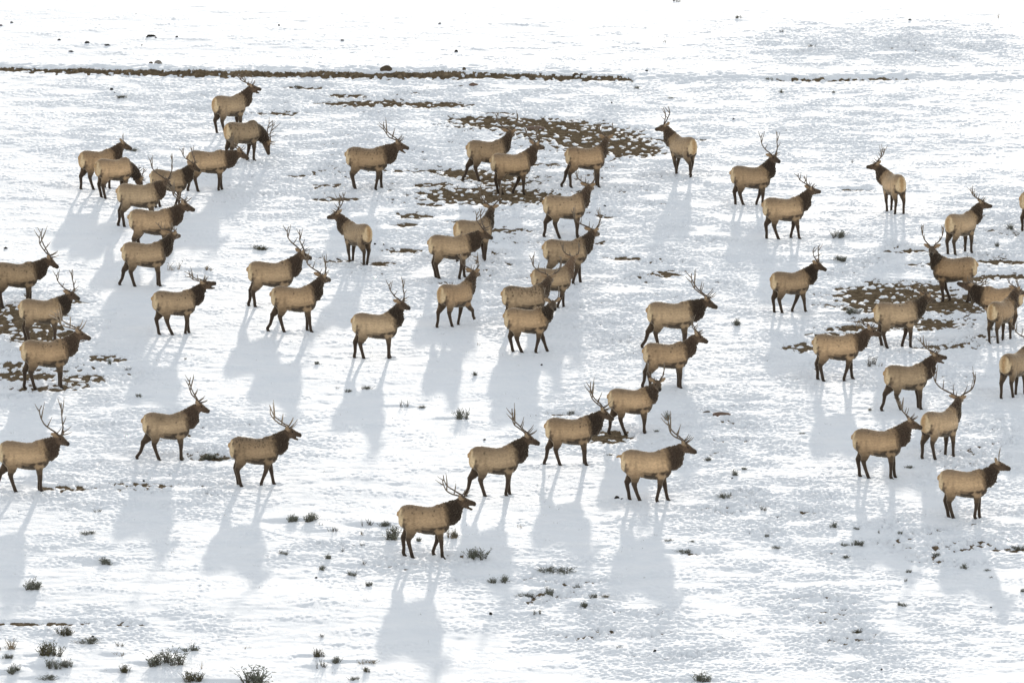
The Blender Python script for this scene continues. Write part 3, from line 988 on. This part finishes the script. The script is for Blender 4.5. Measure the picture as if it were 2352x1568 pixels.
# x, y of the foot, width, height in photo units; form; colour (d dark sage, p pale sage, o olive, s straw)
TUFTS = """
200,1235,34,12,low,d 245,1298,46,18,bush,d 70,1360,58,36,tall,d 147,1464,44,24,bush,o 200,1481,62,16,low,d 273,1490,26,14,sprig,d
20,1500,48,28,sprig,p 117,1517,62,36,bush,o 18,1522,28,14,bush,d 34,1555,42,27,bush,d 122,1544,40,26,bush,d 151,1540,36,22,bush,d
272,1513,32,16,thin,p 288,1551,36,22,bush,o 378,1534,90,38,bush,d 435,1501,36,24,tall,d 443,1572,56,28,bush,o 572,1574,96,46,tall,d
570,1492,32,8,thin,p 458,1544,16,22,thin,p 108,1568,48,12,low,d 711,1200,48,30,bush,d 669,1202,38,28,tall,d 843,1210,30,19,sprig,d
884,1211,36,14,bush,d 764,1226,24,18,sprig,d 739,1213,14,9,thin,d 830,1238,14,11,sprig,p 905,1246,54,38,bush,d 960,1249,22,14,bush,d
1040,1243,28,25,bush,p 830,1261,14,12,sprig,d 786,1275,20,16,thin,d 651,1281,24,10,low,d 751,1291,20,18,tall,d 837,1306,32,17,thin,d
741,1314,24,13,bush,d 808,1327,26,12,low,d 847,1352,24,11,bush,d 1092,1288,56,28,bush,d 1197,1217,22,16,thin,p 739,1467,24,11,sprig,d
731,1515,34,22,bush,o 738,1541,30,25,sprig,d 773,1529,30,20,bush,d 842,1528,48,18,sprig,p 842,1550,22,14,bush,o 812,1568,26,10,low,d
1279,1316,74,18,low,d 1161,1340,28,23,bush,d 1131,1342,26,16,bush,d 1321,1351,22,17,tall,d 1260,1371,30,25,bush,d 1207,1371,42,10,low,d
1339,1395,22,25,tall,d 1365,1376,22,12,bush,d 1233,1417,26,19,sprig,d 1390,1375,22,9,low,p 1582,1273,44,14,low,d 1537,1250,20,7,low,d
1588,1252,16,6,low,d 1752,1176,28,14,sprig,d 1783,1192,28,10,sprig,d 1761,1241,14,10,bush,d 1784,1266,22,8,low,d 1424,1494,14,11,sprig,d
1605,1573,54,34,tall,d 1662,1149,32,16,bush,d 1915,1219,26,17,tall,d 1967,1222,16,7,low,d 2018,1231,10,12,sprig,d 2067,1230,16,9,bush,d
1970,1258,32,15,bush,d 1939,1260,16,15,bush,d 1940,1285,22,7,low,d 2152,1280,22,11,bush,d 2212,1312,24,15,tall,d 2267,1316,18,5,low,d
2276,1334,14,8,sprig,d 2087,1320,18,10,bush,d 2081,1342,14,12,sprig,d 2071,1397,22,14,bush,d 1972,1456,30,14,bush,o 2339,1262,30,14,low,d
2349,1369,16,11,bush,d 600,576,42,13,bush,o 404,622,40,28,thin,p 476,625,34,13,sprig,p 425,831,12,8,sprig,d 249,840,14,18,tall,d
293,853,18,12,sprig,d 319,922,18,10,bush,d 729,843,18,9,bush,d 776,896,24,6,thin,d 801,905,18,9,bush,d 843,898,28,10,low,d
1090,869,18,11,bush,d 934,938,36,24,thin,d 972,938,24,8,low,d 1059,969,38,29,bush,d 1100,796,10,12,thin,p 1529,967,22,24,tall,d
1312,952,18,12,bush,d 1508,996,16,8,low,d 1626,1062,22,10,bush,d 1683,1098,24,18,tall,d 1705,1084,18,8,low,d 1400,1050,14,6,low,d
481,1054,52,20,bush,d 516,1056,30,9,low,d 226,1183,22,11,sprig,d 1929,550,38,20,bush,d 1929,606,40,15,bush,d 2317,531,26,15,tall,d
2290,571,16,12,bush,d 1956,723,42,18,bush,d 1692,754,26,19,bush,d 2001,846,34,27,sprig,o 2026,848,16,16,thin,o 1954,378,16,12,thin,d
2094,666,46,24,thin,s 1972,756,36,42,thin,s 1998,947,12,8,bush,d 2089,1079,22,9,bush,d 1557,8,26,10,sprig,d 1698,47,16,13,tall,o
1796,80,10,11,sprig,d 1866,113,18,10,sprig,d 1528,104,14,13,thin,d 1768,184,20,13,tall,o 1794,218,13,13,tall,o 1914,217,12,5,low,o
1542,229,14,4,low,d 1464,206,16,7,low,o 980,206,10,8,thin,d 618,3,16,8,sprig,o 686,206,30,11,sprig,d 276,229,28,7,low,o
2294,44,12,13,thin,s 305,354,32,8,low,d 1843,1000,14,5,low,d 1480,1330,10,5,thin,p
"""
# darker than anything else on the snow: dung and clods of earth: x, y, width, height
CLODS = """
2,65,9,4 27,58,10,3 136,99,10,4 200,107,12,6 247,112,13,4 347,92,22,6 338,96,6,3 358,96,6,3 406,94,7,4 163,125,13,4 326,112,4,3 641,68,5,4
786,102,10,3 1010,63,9,3 1048,129,12,6 1405,240,5,5 256,211,10,5 263,219,6,4 1485,168,8,4 2090,51,8,4 1685,281,6,4 13,576,12,5 1417,1148,13,7
1429,1151,7,4 213,1469,7,4 1113,1016,7,4 1389,480,6,4 861,564,6,4 881,566,6,4 1244,846,7,4 1127,1419,11,7 726,1333,7,4 2025,1543,7,4 1504,1503,8,6
2276,1402,6,3 1682,1105,5,3 330,1106,8,4
"""
# stones and heaps of soil: x, y, width, height, kind
HEAPS = [(362, 165, 20, 11, 'r', 'pale boulder resting on the crest of the earth bank at its left part', 'boulder'),
         (345, 165, 10, 6, 'c', 'small soil lump beside the pale boulder on the earth bank', 'soil heap'),
         (887, 178, 28, 15, 'c', 'largest brown soil heap rising above the earth bank, right of the pale boulder', 'soil heap'),
         (1066, 180, 10, 9, 'c', 'small soil heap on the earth bank right of the largest heap', 'soil heap'),
         (1322, 185, 14, 8, 'c', 'left one of two little soil heaps near the right end of the earth bank', 'soil heap'),
         (1336, 186, 9, 7, 'c', 'right one of two little soil heaps near the right end of the earth bank', 'soil heap'),
         (1059, 204, 16, 6, 'c', 'dark flat stone in the snow below the earth bank, left of a reddish one', 'stone'),
         (1086, 202, 22, 7, 'b', 'reddish flat stone in the snow below the earth bank', 'stone'),
         (1658, 955, 50, 9, 'b', 'low brown rock half buried in snow right of the staring elk', 'rock'),
         (1625, 951, 18, 6, 'c', 'dark clod just left of the low half-buried brown rock', 'clod'),
         (1230, 297, 46, 9, 'b', 'long low reddish brown rock lying in the largest upper soil patch', 'rock')]

MARKS = [('the lone bottom bull', 975, 1286), ('the mud-spotted bull', 584, 1118), ('the narrow-antlered bull', 382, 1058),
         ('the U-antlered bull', 56, 1138), ('the tail-out bull', 1485, 1154), ('the many-tined bull', 1134, 1140),
         ('the small-antlered young bull', 2212, 1189), ('the circle-antlered bull', 2158, 1055), ('the nose-touching bull', 2014, 1101),
         ('the antler-hidden broadside bull', 1920, 878), ('the lone small-antlered bull', 1814, 719), ('the brown upper right bull', 1799, 551),
         ('the pale-rumped elk', 2206, 588), ('the bull looking back', 861, 827), ('the nose-raised bull', 400, 773),
         ('the pale upper left bull', 331, 661), ('the pale-antlered bull', 104, 890), ('the farthest elk', 526, 310),
         ('the upper bugling bull', 843, 439), ('the elk walking away left', 1569, 409), ('the lower staring elk', 1448, 997),
         ('the round-rumped upper right elk', 2053, 494), ('the calling bull', 2080, 946), ('the spike elk', 223, 438), ('the foreleg-lifting elk', 1045, 751),
         ('the bottom left corner', 0, 1568), ('the bottom right corner', 2352, 1568), ('the top left corner', 0, 0), ('the top right corner', 2352, 0),
         ('the top edge centre', 1176, 0), ('the pale boulder', 362, 165), ('the bank\'s right end', 1450, 185), ('the bottom edge centre', 1176, 1568),
         ('the largest soil heap', 887, 178)]
FORM = {'bush': 'bushy', 'low': 'flat', 'sprig': 'sparse', 'thin': 'twiggy', 'tall': 'upright'}
SHADE = {'d': 'dark grey', 'p': 'pale', 'o': 'olive', 's': 'straw-coloured'}
ORD = ['', 'second ', 'third ', 'fourth ', 'fifth ', 'sixth ', 'seventh ', 'eighth ', 'ninth ', 'tenth ']


NEAR = ['', 'second ', 'third ', 'fourth ', 'fifth ']


def where(x, y):
    best = min(MARKS, key=lambda m: math.hypot(x - m[1], (y - m[2] + 20) * 1.4))
    dx, dy = x - best[1], y - best[2] + (20 if 'edge' not in best[0] and 'corner' not in best[0] else 0)
    h = 'left' if dx < 0 else 'right'
    v = 'below' if dy > 0 else 'above'
    if abs(dy) < .35 * abs(dx):
        rel = h + ' of'
    elif abs(dx) < .35 * abs(dy):
        rel = v
    else:
        rel = v + ' and ' + h + ' of'
    return rel + ' ' + best[0], math.hypot(dx, dy)


def unique_labels(items):
    """items: (x, y, text); same text gets its rank by nearness to the landmark it names"""
    seen = {}
    for i, (x, y, t) in enumerate(items):
        w, d = where(x, y)
        seen.setdefault((t, w), []).append((d, i))
    out = [None] * len(items)
    for (t, w), lst in seen.items():
        lst.sort()
        for r, (d, i) in enumerate(lst):
            out[i] = t + ' ' + w if len(lst) == 1 else ORD[r] + ('nearest ' if r == 0 else 'nearest ') + t + ' ' + w
    return out


def read(txt):
    return [r.split(',') for r in txt.split()]


def build_tufts():
    rows = read(TUFTS)
    items = []
    for r in rows:
        x, y, w, h = map(float, r[:4])
        size = 'big ' if w * h > 1500 else 'tiny ' if w * h < 260 else ''
        noun = 'dry stalks' if r[5] == 's' else 'sage tuft'
        items.append((x, y, size + FORM[r[4]] + ' ' + SHADE[r[5]] + ' ' + noun))
    labels = unique_labels(items)
    rr = random.Random(5)
    for i, (r, lab) in enumerate(zip(rows, labels)):
        x, y, w, h = map(float, r[:4])
        X, Y = at(x, y)
        s = ppm(y)
        W, H = w / s, h / s
        a, b = proto(r[4], r[5], i % 4)
        rz = rr.uniform(0, 6.28) if r[4] != 'tall' else rr.uniform(-.6, .6)
        root = bpy.data.objects.new('dry_stalks' if r[5] == 's' else 'sage_tuft', None)
        root.empty_display_size = .1
        COL.objects.link(root)
        root.location = (X, Y, ground_z(X, Y) - .015)
        root.rotation_euler = (0, 0, rz)
        root.scale = (W * 1.16, W * 1.05, H * 1.12)
        tag(root, lab, 'shrub', 'sage tufts poking out of the snow')
        link('twigs', a, None, root)
        link('leaves', b, None, root)


def lump_mesh(name, seed, flat=.5, rough=.16, mat=None):
    rr = np.random.default_rng(seed)
    nu, nv = 14, 8
    V = []
    ph = rr.uniform(0, 6.28, 12)
    for j in range(nv + 1):
        t = math.pi * j / nv
        for i in range(nu):
            u = 2 * math.pi * i / nu
            k = 1 + rough * (math.sin(2 * u + ph[0] + t) + .8 * math.sin(3 * u + ph[1] - 2 * t) + .6 * math.sin(5 * u + ph[2] + 3 * t)) * math.sin(t)
            k *= 1 + rr.normal() * rough * .45
            V.append((.5 * k * math.sin(t) * math.cos(u), .5 * k * math.sin(t) * math.sin(u), math.cos(t) * k * .85))
    F = [[j * nu + i, (j + 1) * nu + i, (j + 1) * nu + (i + 1) % nu, j * nu + (i + 1) % nu] for j in range(nv) for i in range(nu)]
    me = mesh_np(name, V, [np.array(F)])
    me.materials.append(mat)
    return me


def build_clods():
    rows = [tuple(map(float, r)) for r in read(CLODS)]
    labels = unique_labels([(x, y, ('small ' if w > 9 else 'tiny ') + 'black clod of dung') for x, y, w, h in rows])
    for i, ((x, y, w, h), lab) in enumerate(zip(rows, labels)):
        X, Y = at(x, y)
        s = ppm(y)
        me = bpy.data.meshes.get('dung_clod_%d' % (i % 5)) or lump_mesh('dung_clod_%d' % (i % 5), 40 + i % 5, rough=.24, mat=M_DUNG)
        o = link('dung_clod', me)
        o.location = (X, Y, ground_z(X, Y) + .01)
        o.rotation_euler = (0, 0, i * 1.7)
        o.scale = (w / s * .8, w / s * .75, h / s * .7)
        tag(o, lab, 'dung', 'dark dung clods on the snow')
    for i, (x, y, w, h, k, lab, cat) in enumerate(HEAPS):
        X, Y = at(x, y)
        if y < 200: Y += .75
        s = ppm(y)
        m = {'r': M_ROCK, 'c': M_CLAY, 'b': M_REDROCK}[k]
        o = link(cat.replace(' ', '_'), lump_mesh(cat, 70 + i, mat=m, rough=.13))
        o.location = (X, Y, ground_z(X, Y) - .02)
        o.scale = (w / s, w / s * .7, h / s * .95)
        tag(o, lab, cat)


def build_grass():
    """dead grass stubble on the bare soil"""
    g = np.random.default_rng(3)
    J, I = np.where((cover < 0.028))
    pick = g.choice(len(J), min(42000, len(J)), replace=False)
    x = xs[I[pick]] + g.uniform(-.02, .02, len(pick))
    y = ys[J[pick]] + g.uniform(-.05, .05, len(pick))
    # stubble showing through the snow in loose drifts
    J2, I2 = np.where((gD + .5 * gM > 0.9) & (cover > 0.02))
    p2 = g.choice(len(J2), 3400, replace=False)
    k2 = g.integers(1, 6, len(p2))
    x2 = np.repeat(xs[I2[p2]], k2) + g.normal(0, .05, k2.sum())
    y2 = np.repeat(ys[J2[p2]], k2) + g.normal(0, .07, k2.sum())
    z2 = np.repeat(ZZ[J2[p2], I2[p2]], k2)
    z = ZZ[J[pick], I[pick]] - .006
    x, y, z = np.concatenate([x, x2]), np.concatenate([y, y2]), np.concatenate([z, z2 - .02])
    n = len(x)
    h = g.uniform(.02, .075, n)
    a = g.uniform(0, 6.28, n)
    lean = g.uniform(.2, 1.3, n) * h
    w = g.uniform(.003, .008, n)
    base = np.stack([x, y, z], 1)
    tip = base + np.stack([np.cos(a) * lean, np.sin(a) * lean, h], 1)
    vs = []
    for k in range(3):
        b = a + k * 2.0944
        vs.append(base + np.stack([np.cos(b) * w, np.sin(b) * w, np.zeros(n)], 1))
    V = np.stack(vs + [tip], 1).reshape(-1, 3)
    q = np.arange(n)[:, None] * 4
    F = np.concatenate([q + np.array([[0, 1, 3]]), q + np.array([[1, 2, 3]]), q + np.array([[2, 0, 3]])])
    o = link('dry_grass', mesh_np('dry_grass', V, [F], smooth=False), M_DRY)
    tag(o, 'short dead grass stubble on the bare soil and poking through the snow', 'grass', kind='stuff')


M_DRY = mat_two('dead_grass', (0.05, 0.038, 0.024), (0.24, 0.18, 0.11), 3.0)
# ------------------------------------------------------------------ put it together
drifts = []
for r in read(TUFTS):
    x, y, w, h = map(float, r[:4])
    if w * h > 420 and y > 300:
        X, Y = at(x, y)
        drifts.append((X, Y, min(1.6, 2.2 * w / ppm(y)), .045))
press_hooves()
build_ground(drifts)
build_elk()
build_tufts()
build_clods()
build_grass()
